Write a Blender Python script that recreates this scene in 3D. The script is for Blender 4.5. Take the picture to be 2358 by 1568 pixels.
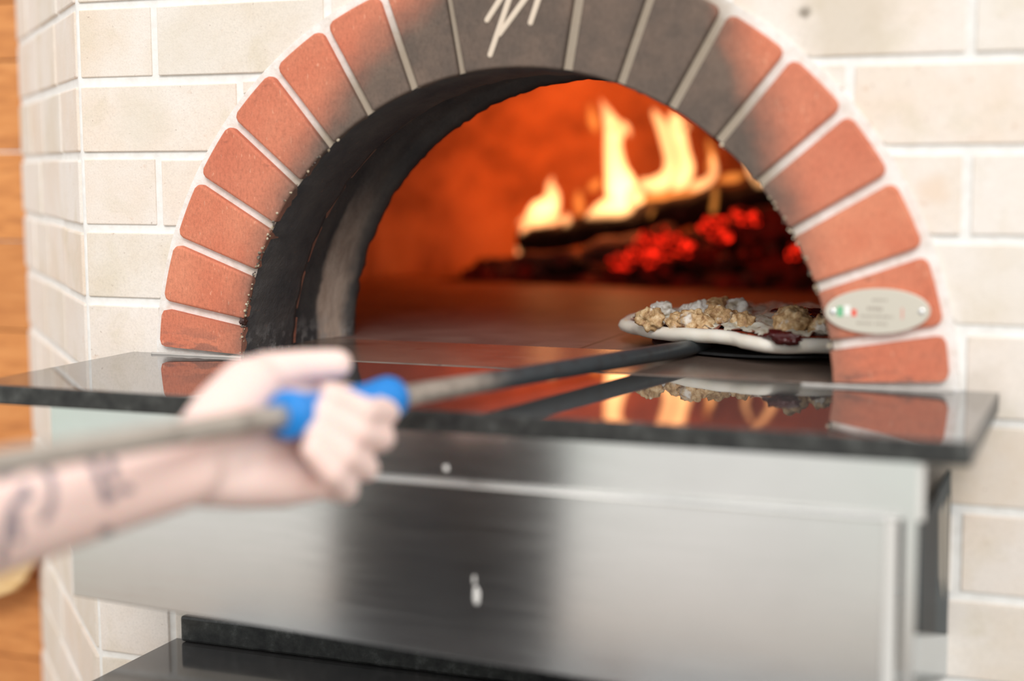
import bpy, bmesh, math, random
from mathutils import Vector, Matrix, noise
random.seed(7)
S = bpy.context.scene
for o in list(bpy.data.objects): bpy.data.objects.remove(o)
COL = S.collection

# ------------------------------------------------------------------ camera
PW, PH, FPX = 2358, 1568, 3562.8
YAW, PITCH, ROLL = .37655, .11461, -.00538
CAM = Vector((.5315, -1.3638, .1963))
fw = Vector((-math.sin(YAW)*math.cos(PITCH), math.cos(YAW)*math.cos(PITCH), -math.sin(PITCH)))
rt = fw.cross(Vector((0, 0, 1))).normalized(); up = rt.cross(fw)
rt, up = math.cos(ROLL)*rt + math.sin(ROLL)*up, -math.sin(ROLL)*rt + math.cos(ROLL)*up
def at(px, py, D):            # point at depth D seen in the photograph at (px, py)
    return CAM + (fw + rt*((px-PW/2)/FPX) - up*((py-PH/2)/FPX))*D
def on(px, py, axis, val):    # same, on the plane axis = val
    d = fw + rt*((px-PW/2)/FPX) - up*((py-PH/2)/FPX)
    return CAM + d*((val-CAM[axis])/d[axis])
cd = bpy.data.cameras.new('camera'); cam = bpy.data.objects.new('camera', cd); COL.objects.link(cam)
cam.matrix_world = Matrix(((rt.x, up.x, -fw.x, CAM.x), (rt.y, up.y, -fw.y, CAM.y), (rt.z, up.z, -fw.z, CAM.z), (0, 0, 0, 1)))
cd.sensor_width = 36; cd.lens = FPX/PW*36; cd.clip_start = .02
cd.dof.use_dof = True; cd.dof.focus_distance = 1.59; cd.dof.aperture_fstop = 1.6
S.camera = cam

# ------------------------------------------------------------------ light
S.view_settings.view_transform = 'Standard'; S.view_settings.look = 'None'
S.view_settings.exposure = 0.0; S.view_settings.gamma = 1
W = bpy.data.worlds.new('world'); S.world = W; W.use_nodes = True
def build_world():
    nt = W.node_tree; nt.nodes.clear(); N = nt.nodes.new; L = nt.links.new
    tc = N('ShaderNodeTexCoord'); sep = N('ShaderNodeSeparateXYZ'); L(tc.outputs['Generated'], sep.inputs[0])
    r = N('ShaderNodeValToRGB'); mr = N('ShaderNodeMapRange'); mr.inputs[1].default_value = -1; mr.inputs[2].default_value = 1
    L(sep.outputs[2], mr.inputs[0]); L(mr.outputs[0], r.inputs[0])
    e = r.color_ramp.elements
    e[0].position = 0; e[0].color = (.34, .27, .22, 1); e[1].position = 1; e[1].color = (1.0, 1.0, 1.0, 1)
    for p, c in ((.36, (.78, .72, .68)), (.40, (.84, .80, .77)), (.47, (.92, .92, .89)), (.56, (.95, .97, .96)), (.7, (1, 1, 1))):
        k = e.new(p); k.color = (*c, 1)
    # greenery beyond the terrace, behind the viewer
    nz = N('ShaderNodeTexNoise'); nz.inputs['Scale'].default_value = 5; nz.inputs['Detail'].default_value = 3; L(tc.outputs['Generated'], nz.inputs[0])
    g = N('ShaderNodeValToRGB'); g.color_ramp.elements[0].position = .47; g.color_ramp.elements[1].position = .56
    L(nz.outputs[0], g.inputs[0])
    band = N('ShaderNodeValToRGB'); b = band.color_ramp.elements
    b[0].position = .35; b[0].color = (0, 0, 0, 1); b[1].position = .41; b[1].color = (1, 1, 1, 1)
    k = b.new(.55); k.color = (1, 1, 1, 1); k = b.new(.62); k.color = (0, 0, 0, 1)
    L(mr.outputs[0], band.inputs[0])
    back = N('ShaderNodeMath'); back.operation = 'LESS_THAN'; back.inputs[1].default_value = -.2; L(sep.outputs[1], back.inputs[0])
    m1 = N('ShaderNodeMath'); m1.operation = 'MULTIPLY'; L(g.outputs[0], m1.inputs[0]); L(band.outputs[0], m1.inputs[1])
    m2 = N('ShaderNodeMath'); m2.operation = 'MULTIPLY'; L(m1.outputs[0], m2.inputs[0]); L(back.outputs[0], m2.inputs[1])
    mx = N('ShaderNodeMix'); mx.data_type = 'RGBA'; L(m2.outputs[0], mx.inputs[0]); L(r.outputs[0], mx.inputs[6]); mx.inputs[7].default_value = (.66, .76, .66, 1)
    bg = N('ShaderNodeBackground'); bg.inputs[1].default_value = 1.08; L(mx.outputs[2], bg.inputs[0])
    out = N('ShaderNodeOutputWorld'); L(bg.outputs[0], out.inputs[0])
build_world()
def area(name, loc, target, size, power, color):
    l = bpy.data.lights.new(name, 'AREA'); l.energy = power; l.size = size; l.color = color
    o = bpy.data.objects.new(name, l); COL.objects.link(o); o.location = loc
    o.rotation_euler = (Vector(target)-Vector(loc)).to_track_quat('-Z', 'Y').to_euler(); return o
# soft sun through thin cloud, from behind and right of the viewer
sl = bpy.data.lights.new('sun', 'SUN'); sl.energy = 1.75; sl.angle = math.radians(22); sl.color = (1, .97, .93)
so = bpy.data.objects.new('sun', sl); COL.objects.link(so); so.rotation_euler = Vector((-.28, .78, -.54)).to_track_quat('-Z', 'Y').to_euler()

# ------------------------------------------------------------------ helpers
def setp(o, label=None, cat=None, group=None, kind=None):
    if label: o['label'] = label
    if cat: o['category'] = cat
    if group: o['group'] = group
    if kind: o['kind'] = kind
    return o
def empty(name, loc=(0, 0, 0)):
    o = bpy.data.objects.new(name, None); o.location = loc; COL.objects.link(o); o.empty_display_size = .05; return o
def obj(name, bm, mat, parent=None, smooth=False, recalc=True):
    if recalc: bmesh.ops.recalc_face_normals(bm, faces=bm.faces)
    me = bpy.data.meshes.new(name); bm.to_mesh(me); bm.free()
    for m in (mat if isinstance(mat, (list, tuple)) else [mat]): me.materials.append(m)
    if smooth:
        for p in me.polygons: p.use_smooth = True
    o = bpy.data.objects.new(name, me); COL.objects.link(o)
    if parent: adopt(o, parent)
    return o
def adopt(o, parent):
    bpy.context.view_layer.update()
    o.parent = parent; o.matrix_parent_inverse = parent.matrix_world.inverted()
def bevel(o, w, seg=2, ang=35):
    m = o.modifiers.new('bevel', 'BEVEL'); m.width = w; m.segments = seg; m.limit_method = 'ANGLE'; m.angle_limit = math.radians(ang); return o
def box(bm, x0, x1, y0, y1, z0, z1):
    v = [bm.verts.new(c) for c in ((x0, y0, z0), (x1, y0, z0), (x1, y1, z0), (x0, y1, z0), (x0, y0, z1), (x1, y0, z1), (x1, y1, z1), (x0, y1, z1))]
    return [bm.faces.new([v[i] for i in q]) for q in ((3, 2, 1, 0), (4, 5, 6, 7), (0, 1, 5, 4), (1, 2, 6, 5), (2, 3, 7, 6), (3, 0, 4, 7))]
def prism(bm, poly, y0, y1):          # poly of (x, z), extruded along y
    a = [bm.verts.new((x, y0, z)) for x, z in poly]; b = [bm.verts.new((x, y1, z)) for x, z in poly]
    fs = [bm.faces.new(a), bm.faces.new(b[::-1])]
    n = len(poly)
    for i in range(n): fs.append(bm.faces.new((a[i], b[i], b[(i+1) % n], a[(i+1) % n])))
    return fs
def tube(bm, pts, rad, seg=16, cap=True, squash=None):
    pts = [Vector(p) for p in pts]; rings = []
    prev = None
    for i, p in enumerate(pts):
        t = (pts[min(i+1, len(pts)-1)] - pts[max(i-1, 0)]).normalized()
        if prev is None:
            a = Vector((0, 0, 1)) if abs(t.z) < .9 else Vector((1, 0, 0)); n = (a - t*a.dot(t)).normalized()
        else: n = (prev - t*prev.dot(t)).normalized()
        prev = n; b = t.cross(n); r = rad[i] if isinstance(rad, (list, tuple)) else rad
        ring = []
        for k in range(seg):
            off = n*math.cos(2*math.pi*k/seg)*r + b*math.sin(2*math.pi*k/seg)*r
            if squash: off = Vector((off.x, off.y*squash, off.z))
            ring.append(bm.verts.new(p+off))
        rings.append(ring)
    for i in range(len(rings)-1):
        for k in range(seg):
            bm.faces.new((rings[i][k], rings[i][(k+1) % seg], rings[i+1][(k+1) % seg], rings[i+1][k]))
    if cap: bm.faces.new(rings[0][::-1]); bm.faces.new(rings[-1])
def spline(pts, n=6):                  # Catmull-Rom over tuples
    out = []
    P = [pts[0]] + list(pts) + [pts[-1]]
    for i in range(1, len(P)-2):
        for k in range(n):
            t = k/n
            out.append(tuple(.5*((2*b) + (-a+c)*t + (2*a-5*b+4*c-d)*t*t + (-a+3*b-3*c+d)*t**3) for a, b, c, d in zip(P[i-1], P[i], P[i+1], P[i+2])))
    out.append(tuple(pts[-1])); return out
def blob(bm, c, r, sub=3, amp=.25, freq=3., seed=0, scale=(1, 1, 1), rot=None):
    g = bmesh.ops.create_icosphere(bm, subdivisions=sub, radius=1)
    for v in g['verts']:
        d = v.co.copy(); k = 1 + amp*noise.noise(d*freq*.5 + Vector((seed*3.7, seed, -seed))) + amp*.5*noise.noise(d*freq + Vector((seed, 9, seed)))
        q = Vector((d.x*scale[0], d.y*scale[1], d.z*scale[2]))*k*r
        if rot: q = rot @ q
        v.co = Vector(c) + q
    return g['verts']
def capsule(bm, a, b, ra, rb, seg=14):
    a, b = Vector(a), Vector(b); t = (b-a); L = t.length; t = t/L if L > 1e-6 else Vector((0, 0, 1))
    pts, rr = [], []
    for k in range(5):
        ph = math.pi/2*(k/4); pts.append(a - t*ra*math.cos(ph)); rr.append(max(ra*math.sin(ph), ra*.06))
    for k in range(5):
        ph = math.pi/2*(k/4); pts.append(b + t*rb*math.sin(ph)); rr.append(max(rb*math.cos(ph), rb*.06))
    tube(bm, pts, rr, seg)
def fuse(o, voxel, smooth=4):          # melt overlapping shapes into one continuous skin
    m = o.modifiers.new('r', 'REMESH'); m.mode = 'VOXEL'; m.voxel_size = voxel; m.use_smooth_shade = True
    s = o.modifiers.new('s', 'SMOOTH'); s.iterations = smooth; s.factor = .5
    bpy.context.view_layer.update()
    me = bpy.data.meshes.new_from_object(o.evaluated_get(bpy.context.evaluated_depsgraph_get()))
    o.modifiers.clear(); mats = list(o.data.materials); o.data = me
    if not me.materials:
        for mm in mats: me.materials.append(mm)
    for p in me.polygons: p.use_smooth = True
    return o

# ---- material builder
class M:
    def __init__(s, name):
        s.m = bpy.data.materials.new(name); s.m.use_nodes = True; s.nt = s.m.node_tree
        s.b = s.nt.nodes['Principled BSDF']; s._tc = None
    def n(s, t, **kw):
        x = s.nt.nodes.new('ShaderNode'+t)
        for k, v in kw.items(): setattr(x, k, v)
        return x
    def l(s, a, b): s.nt.links.new(a, b)
    def put(s, sock, v):
        if hasattr(v, 'is_output'): s.l(v, sock)
        elif isinstance(v, (tuple, list)) and len(v) == 3 and sock.type == 'RGBA': sock.default_value = (*v, 1)
        else: sock.default_value = v
    @property
    def co(s):
        if not s._tc: s._tc = s.n('TexCoord')
        return s._tc.outputs['Object']
    def xyz(s):
        x = s.n('SeparateXYZ'); s.l(s.co, x.inputs[0]); return x.outputs
    def math(s, op, a, b=0., c=0., clamp=False):
        x = s.n('Math', operation=op, use_clamp=clamp); s.put(x.inputs[0], a); s.put(x.inputs[1], b)
        if op in ('MULTIPLY_ADD', 'SMOOTH_MIN', 'COMPARE'): s.put(x.inputs[2], c)
        return x.outputs[0]
    def noise(s, scale, detail=4, rough=.55, stretch=None, dist=0):
        x = s.n('TexNoise'); x.inputs['Scale'].default_value = scale; x.inputs['Detail'].default_value = detail; x.inputs['Roughness'].default_value = rough; x.inputs['Distortion'].default_value = dist
        if stretch:
            mp = s.n('Mapping'); mp.inputs['Scale'].default_value = stretch; s.l(s.co, mp.inputs[0]); s.l(mp.outputs[0], x.inputs[0])
        else: s.l(s.co, x.inputs[0])
        return x.outputs[0]
    def ramp(s, fac, stops, interp='LINEAR'):
        x = s.n('ValToRGB'); x.color_ramp.interpolation = interp; s.put(x.inputs[0], fac); e = x.color_ramp.elements
        while len(e) < len(stops): e.new(.5)
        for k, (p, c) in zip(e, stops):
            k.position = p; k.color = (*c, 1) if isinstance(c, (tuple, list)) else (c, c, c, 1)
        return x.outputs[0]
    def mr(s, v, a, b, c=0., d=1., smooth=False):
        x = s.n('MapRange', interpolation_type='SMOOTHSTEP' if smooth else 'LINEAR'); s.put(x.inputs[0], v)
        for i, k in enumerate((a, b, c, d)): s.put(x.inputs[i+1], k)
        return x.outputs[0]
    def mix(s, f, a, b, mode='MIX'):
        x = s.n('Mix', data_type='RGBA', blend_type=mode); s.put(x.inputs[0], f); s.put(x.inputs[6], a); s.put(x.inputs[7], b); return x.outputs[2]
    def attr(s, name):
        x = s.n('Attribute', attribute_name=name); return x.outputs['Fac']
    def bump(s, h, strength=.3, dist=.002):
        x = s.n('Bump'); x.inputs['Strength'].default_value = strength; x.inputs['Distance'].default_value = dist; s.l(h, x.inputs['Height']); s.l(x.outputs[0], s.b.inputs['Normal'])
    def set(s, col=None, rough=.8, metal=0, spec=None, ior=None, emit=None, estr=0):
        if col is not None: s.put(s.b.inputs['Base Color'], col)
        s.put(s.b.inputs['Roughness'], rough); s.put(s.b.inputs['Metallic'], metal)
        if spec is not None: s.put(s.b.inputs['Specular IOR Level'], spec)
        if ior: s.b.inputs['IOR'].default_value = ior
        if emit is not None: s.put(s.b.inputs['Emission Color'], emit); s.put(s.b.inputs['Emission Strength'], estr)
        return s.m
def simple(name, col, rough=.6, metal=0, **k): return M(name).set(col, rough, metal, **k)

ZC = -.0168
def cream_mat():
    m = M('cream_brick'); t = m.attr('tint')
    base = m.ramp(t, ((0, (.80, .71, .63)), (.35, (.82, .68, .56)), (.65, (.74, .65, .54)), (1, (.85, .77, .70))))
    blot = m.ramp(m.noise(9, 5, .6), ((.35, 0.), (.62, 1.)))
    c = m.mix(m.math('MULTIPLY', blot, .55), base, (.88, .84, .81))
    st = m.ramp(m.noise(16, 4, .6, dist=.5), ((.54, 0.), (.74, 1.)))
    c = m.mix(m.math('MULTIPLY', st, .45), c, (.66, .58, .43))
    rust = m.ramp(m.noise(60, 3, .6), ((.66, 0.), (.76, 1.))); c = m.mix(m.math('MULTIPLY', rust, .35), c, (.62, .36, .22))
    spk = m.ramp(m.noise(240, 2, .5), ((.72, 0.), (.78, 1.))); c = m.mix(m.math('MULTIPLY', spk, .5), c, (.30, .2, .15))
    c = m.mix(1., c, m.ramp(m.noise(500, 3, .7), ((.34, .92), (.5, 1.), (.66, 1.03))), 'MULTIPLY')
    for (px, py, rad, col, k) in ((1950, 40, .06, (.60, .51, .39), .6), (1855, 30, .009, (.22, .18, .14), .9), (2003, 287, .005, (.35, .2, .16), .8), (2250, 900, .03, (.58, .49, .40), .45), (330, 270, .05, (.70, .63, .52), .45), (430, 110, .06, (.73, .66, .57), .4), (2150, 440, .02, (.80, .60, .45), .5)):
        P = on(px, py, 1, 0); v = m.n('VectorMath', operation='DISTANCE'); m.l(m.co, v.inputs[0]); v.inputs[1].default_value = P
        f = m.mr(m.math('ADD', v.outputs['Value'], m.math('MULTIPLY', m.math('SUBTRACT', m.noise(40, 4), .5), rad*.9)), rad, rad*.3, 0, k, True); c = m.mix(f, c, col)
    m.bump(m.noise(150, 6, .7), .35, .0015); return m.set(c, .9)
def white_mortar():
    m = M('white_mortar'); c = m.mix(m.ramp(m.noise(90, 4), ((.4, 0.), (.7, 1.))), (.88, .87, .85), (.80, .78, .75))
    m.bump(m.noise(200, 5, .7), .4, .001); return m.set(c, .92)
CREAM, MORT = cream_mat(), white_mortar()

def soot_factor(m, soft=.034):          # soot laid down by smoke round the mouth of the oven
    x, y, z = m.xyz(); zz = m.math('SUBTRACT', z, ZC)
    th = m.math('DIVIDE', m.math('ARCTAN2', zz, x), math.pi)           # 0 right .. 1 left
    r = m.math('POWER', m.math('ADD', m.math('MULTIPLY', x, x), m.math('MULTIPLY', zz, zz)), .5)
    lim = m.ramp(th, tuple((a/180, (b-.28)/.2) for a, b in ((0, .300), (28, .303), (36, .315), (43, .332), (52, .358), (60, .40), (68, .45), (82, .455), (92, .42), (100, .395), (108, .368), (118, .345), (130, .325), (142, .312), (152, .305), (172, .303))), 'LINEAR')
    lim = m.math('ADD', m.math('MULTIPLY', lim, .2), .28)
    w = m.math('MULTIPLY', m.math('SUBTRACT', m.noise(22, 5, .6), .5), .045)
    d = m.math('SUBTRACT', m.math('ADD', lim, w), r)
    return m.mr(d, -soft, soft*.9, 0, 1, True)
def red_brick():
    m = M('red_arch_brick'); t = m.attr('tint')
    c = m.mix(m.ramp(m.noise(14, 5, .6), ((.35, 0.), (.7, 1.))), (.63, .185, .10), (.72, .27, .155))
    c = m.mix(m.math('MULTIPLY', t, .5), c, (.56, .165, .10))
    fl = m.ramp(m.noise(330, 2, .5, (1, 1, .35)), ((.66, 0.), (.73, 1.))); c = m.mix(m.math('MULTIPLY', fl, .45), c, (.85, .45, .30))
    dk = m.ramp(m.noise(120, 3, .6, (.4, 1, 1)), ((.68, 0.), (.76, 1.))); c = m.mix(m.math('MULTIPLY', dk, .5), c, (.28, .09, .06))
    # dark grime along the foot of the arch
    x, y, z = m.xyz(); gr = m.math('MULTIPLY', m.mr(z, .035, .0, 0, 1), m.ramp(m.noise(60, 4, .6, (.5, 1, 1.6)), ((.52, 0.), (.62, 1.))))
    c = m.mix(m.math('MULTIPLY', gr, .7), c, (.13, .085, .075))
    s = soot_factor(m); sc = m.mix(m.ramp(m.noise(30, 5, .6), ((.4, 0.), (.7, 1.))), (.095, .082, .068), (.155, .118, .092))
    c = m.mix(m.math('MULTIPLY', s, .96), c, sc)
    c = m.mix(1., c, m.ramp(m.noise(420, 4, .75, (1, 1, .5)), ((.32, .80), (.5, 1.), (.68, 1.12))), 'MULTIPLY')
    m.bump(m.noise(260, 5, .7), .5, .0015); return m.set(c, .85)
RED = red_brick()
def arch_mortar_mat():
    m = M('arch_mortar'); s = soot_factor(m, .03)
    c = m.mix(m.ramp(m.noise(120, 4), ((.4, 0.), (.7, 1.))), (.88, .85, .82), (.76, .70, .64))
    c = m.mix(m.math('MULTIPLY', s, .9), c, (.40, .32, .235)); m.bump(m.noise(200, 5, .7), .5, .0015); return m.set(c, .95)
AMORT = arch_mortar_mat()
def soot_lining():
    m = M('sooty_refractory'); x, y, z = m.xyz()
    c = m.ramp(m.noise(18, 6, .65), ((.3, (.045, .045, .05)), (.55, (.085, .078, .076)), (.8, (.13, .115, .105))))
    sp = m.ramp(m.noise(140, 3, .6), ((.66, 0.), (.74, 1.))); c = m.mix(m.math('MULTIPLY', sp, .35), c, (.30, .16, .10))
    # burnt-clean tan streak near the inner edge of the left jamb
    n1 = m.math('MULTIPLY', m.math('SUBTRACT', m.noise(12, 4), .5), .03)
    yy = m.math('ADD', y, n1)
    f = m.math('MULTIPLY', m.mr(yy, .150, .163, 0, 1, True), m.mr(yy, .205, .190, 0, 1, True))
    f = m.math('MULTIPLY', f, m.mr(m.math('ADD', z, m.math('MULTIPLY', m.noise(20), .08)), .24, .08, 0, 1, True))
    f = m.math('MULTIPLY', f, m.mr(x, 0., -.1))
    c = m.mix(m.math('MULTIPLY', f, .9), c, m.ramp(m.noise(40, 5, .6, (1, 1, .15)), ((.35, (.50, .36, .28)), (.65, (.85, .68, .56)))))
    g = m.math('MULTIPLY', m.mr(z, .035, .0, 0, 1), m.ramp(m.noise(70, 4), ((.5, 0.), (.62, 1.)))); c = m.mix(m.math('MULTIPLY', g, .6), c, (.38, .36, .35))
    m.bump(m.noise(90, 8, .7), .7, .004); return m.set(c, .75)
LINING = soot_lining()

# ------------------------------------------------------------------ walls
ZL = [.36+.0768*k for k in (4, 3, 2, 1, 0)] + [.282, .2055, .129, .0525, -.0270, -.104, -.181, -.258, -.335, -.412, -.489, -.566, -.643]
RC = .4055
def clip_brick(x0, x1, z0, z1):
    P = []; st = .004
    def edge(ax, az, bx, bz):
        n = max(2, int(math.hypot(bx-ax, bz-az)/st))
        for i in range(n): P.append((ax+(bx-ax)*i/n, az+(bz-az)*i/n))
    edge(x0, z0, x1, z0); edge(x1, z0, x1, z1); edge(x1, z1, x0, z1); edge(x0, z1, x0, z0)
    def ins(q): return (math.hypot(q[0], q[1]-ZC) < RC) if q[1] > ZC else abs(q[0]) < RC
    fl = [ins(q) for q in P]
    if not any(fl): return [(x0, z0), (x1, z0), (x1, z1), (x0, z1)]
    if all(fl): return None
    i = next(k for k in range(len(P)) if not fl[k] and fl[k-1]); P = P[i:]+P[:i]; fl = fl[i:]+fl[:i]
    outp = [q for q, f in zip(P, fl) if not f]
    if len(outp) < 6: return None
    a, b = outp[-1], outp[0]
    ta, tb = math.atan2(a[1]-ZC, a[0]), math.atan2(b[1]-ZC, b[0])
    if ta < -1.6: ta += 2*math.pi
    if tb < -1.6: tb += 2*math.pi
    k = max(2, int(abs(tb-ta)*RC/.006))
    arc = []
    for j in range(1, k):
        t = ta+(tb-ta)*j/k
        if t < 0: arc.append((RC, RC*math.sin(t)+ZC))
        elif t > math.pi: arc.append((-RC, RC*math.sin(t)+ZC))
        else: arc.append((RC*math.cos(t), RC*math.sin(t)+ZC))
    return outp + arc
def brick_wall(name, u0, u1, jointsA, jointsB, xf, clip=False):
    bm = bmesh.new(); tl = bm.loops.layers.float_color.new('tint'); g = .0045
    def tinted(fs, t):
        for f in fs:
            for lp in f.loops: lp[tl] = (t, t, t, 1)
    for r in range(len(ZL)-1):
        zt, zb = ZL[r], ZL[r+1]
        js = [u0] + (jointsA if (r+len(ZL)) % 2 == 0 else jointsB) + [u1]
        for a, b in zip(js[:-1], js[1:]):
            w = random.uniform(-.001, .001)
            q = (a+g, b-g, zb+g+w*.5, zt-g+w)
            if clip and zb > -.03: poly = clip_brick(*q)
            else: poly = [(q[0], q[2]), (q[1], q[2]), (q[1], q[3]), (q[0], q[3])]
            if not poly: continue
            tinted(prism(bm, poly, random.uniform(-.0035, -.002), .02), random.random())
    k = len(bm.faces)
    if clip:
        # mortar bed with the arch cut out of it
        R = RC-.0005; n = 64
        arc = [(R*math.cos(math.pi*i/n), R*math.sin(math.pi*i/n)+ZC) for i in range(n+1)]
        top = ZL[0]; bot = -.70
        out = [(u1, -.03)] + [(u1+(u0-u1)*0, top)] + [(u0, top), (u0, -.03)]
        poly = [(R, -.03), (u1, -.03), (u1, top), (u0, top), (u0, -.03), (-R, -.03)] + arc[::-1]
        fs = prism(bm, poly, 0., .03); fs += box(bm, u0, u1, 0., .03, bot, -.03)
    else: fs = box(bm, u0, u1, 0., .03, -.70, ZL[0])
    for f in fs: f.material_index = 1
    for v in bm.verts: v.co = xf(v.co)
    o = obj(name, bm, [CREAM, MORT]); bevel(o, .0022, 2, 50); setp(o, kind='structure'); return o
XK = .4955
brick_wall('wall_front', -XK, XK, [-.399, -.199, 0, .2, .4065], [-.2995, -.1, .1, .307], lambda c: c, True)
c45 = math.sqrt(.5)
brick_wall('wall_left', 0, .558, [.165, .345], [.135, .300, .434], lambda c: Vector((-XK, 0, 0)) + Vector((-c45, c45, 0))*c.x + Vector((c45, c45, 0))*c.y + Vector((0, 0, c.z)))
brick_wall('wall_right', 0, .5, [.165, .345], [.135, .300, .434], lambda c: Vector((XK, 0, 0)) + Vector((c45, c45, 0))*c.x + Vector((-c45, c45, 0))*c.y + Vector((0, 0, c.z)))
# timber wall beyond the oven
def wood_mat(name, c1, c2, c3, sc=(1, 1, 8)):
    m = M(name); t = m.attr('tint')
    g = m.noise(14, 6, .6, sc, .6); g2 = m.noise(60, 5, .6, (1, 1, 14), .2)
    c = m.ramp(g, ((.3, c1), (.5, c2), (.72, c3))); c = m.mix(m.math('MULTIPLY', m.ramp(g2, ((.5, 0.), (.7, 1.))), .5), c, c1)
    c = m.mix(m.math('MULTIPLY', t, .35), c, c1)
    kn = m.ramp(m.noise(9, 2, .5, (1, 1, 2)), ((.70, 0.), (.76, 1.))); c = m.mix(m.math('MULTIPLY', kn, .5), c, (.25, .09, .03))
    m.bump(g2, .3, .001); return m.set(c, .6)
WOOD = wood_mat('orange_timber', (.46, .165, .045), (.68, .27, .075), (.80, .36, .12))
bm = bmesh.new(); tl = bm.loops.layers.float_color.new('tint')
zz = [.62, .545, .42, .34, .2145, .0901, -.0363, -.135, -.262, -.388, -.514, -.64, -.70]
for a, b in zip(zz[:-1], zz[1:]):
    t = random.random()
    for f in box(bm, -1.9, -.80, .40+random.uniform(0, .002), .43, b+.001, a-.001):
        for lp in f.loops: lp[tl] = (t, t, t, 1)
o = obj('wall_timber', bm, WOOD); o.name = 'wall_back'; bevel(o, .0015, 2); setp(o, kind='structure')

# ------------------------------------------------------------------ pizza oven
oven = setp(empty('pizza_oven', (0, 0, 0)), 'wood-fired pizza oven with a red brick arch around its sooty mouth', 'pizza oven')
def voussoir(name, a0, a1, parent, r0=.3, r1=.398, y0=-.012, y1=.10):
    bm = bmesh.new(); tl = bm.loops.layers.float_color.new('tint')
    a0, a1 = math.radians(a0), math.radians(a1); P = []
    ho, hi = .0045/r1, .0045/r0; rc = .007
    n = max(3, int((a1-a0)*r1/.008))
    for i in range(n+1):
        t = a0+ho+(a1-a0-2*ho)*i/n
        dr = rc*.55 if i in (0, n) else 0
        P.append((t, r1-dr))
    P = [(P[0][0], r1-rc)] + [(P[0][0]+.25*rc/r1, r1-rc*.3), (P[0][0]+rc/r1, r1)] + P[1:-1] + [(P[-1][0]-rc/r1, r1), (P[-1][0]-.25*rc/r1, r1-rc*.3), (P[-1][0], r1-rc)]
    for i in range(n+1): P.append((a1-hi-(a1-a0-2*hi)*i/n, r0+.0005))
    # drop duplicates / disorder on the outer edge
    poly = [(r*math.cos(t), r*math.sin(t)+ZC) for t, r in P]
    fs = prism(bm, poly, y0+random.uniform(-.001, .001), y1); t = random.random()
    for f in fs:
        for lp in f.loops: lp[tl] = (t, t, t, 1)
    o = obj(name, bm, RED, parent); bevel(o, .0026, 3, 40); return o
angs = [(3, 10)] + [(10*i, 10*i+10) for i in range(1, 8)] + [(100+10*i, 110+10*i) for i in range(0, 7)] + [(170, 177)]
for a in angs: voussoir('arch_brick', a[0], a[1], oven)
key = voussoir('keystone', 80.2, 100.3, oven); key['label'] = 'wide sooty middle brick with pale brush marks'
# the pale painted marks on the keystone
bm = bmesh.new()
for a, b in (((1163, -20), (1121, 46)), ((1178, -20), (1128, 126)), ((1214, -10), (1150, 78)), ((1245, -20), (1221, 52))):
    A, B = on(*a, 1, -.0135), on(*b, 1, -.0135); capsule(bm, A, B, .0029, .0027, 10)
o = obj('painted_mark', bm, simple('mark_paint', (.72, .60, .48), .8), key, True)
for v in o.data.vertices: v.co.y = -.0130 + (v.co.y+.0135)*.25
# arch joints
bm = bmesh.new(); n = 90
for i in range(n):
    a, b = math.radians(2)+math.radians(176)*i/n, math.radians(2)+math.radians(176)*(i+1)/n
    ri, ro = .3015, .4065
    q = [(ri*math.cos(a), ri*math.sin(a)+ZC), (ro*math.cos(a), ro*math.sin(a)+ZC), (ro*math.cos(b), ro*math.sin(b)+ZC), (ri*math.cos(b), ri*math.sin(b)+ZC)]
    yf = -.0045
    v = [bm.verts.new((x, yf, z)) for x, z in q]; w = [bm.verts.new((x, .09, z)) for x, z in q]
    bm.faces.new(v); bm.faces.new((v[0], w[0], w[3], v[3])); bm.faces.new((v[1], w[1], w[2], v[2]))
bmesh.ops.remove_doubles(bm, verts=bm.verts, dist=1e-5)
obj('arch_mortar', bm, AMORT, oven)
# lining of the mouth
bm = bmesh.new()
prof = [(.3010, -.006), (.2992, .004), (.2985, .04), (.2985, .086), (.3000, .094), (.3055, .097), (.306, .103), (.3045, .108), (.305, .130), (.3055, .150), (.3050, .160), (.3015, .170), (.2995, .180), (.2985, .192), (.2955, .199), (.290, .204), (.2885, .212), (.2905, .221), (.36, .223), (.665, .223)]
N = 150; rows = []
for i in range(N+1):
    a = math.pi*i/N; row = []
    for j, (r, y) in enumerate(prof):
        zc = ZC if y < .1 else ZC*.5
        d = Vector((math.cos(a), 0, math.sin(a)))
        rr = r + (noise.noise(Vector((math.cos(a)*14, y*30, math.sin(a)*14)))*.0016 + noise.noise(Vector((math.cos(a)*50, y*60, math.sin(a)*50)))*.0012)*(1 if j < 18 else 0)
        if j in (1, 17): rr += noise.noise(Vector((a*60, y, 3)))*.0022
        if .10 < y < .215: rr += .006*math.sin(a)**2*(1 if y > .1 else 0)
        row.append(bm.verts.new((d.x*rr, y, zc+d.z*rr)))
    rows.append(row)
for i in range(N):
    for j in range(len(prof)-1): bm.faces.new((rows[i][j], rows[i+1][j], rows[i+1][j+1], rows[i][j+1]))
obj('mouth_lining', bm, LINING, oven, True)
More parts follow.
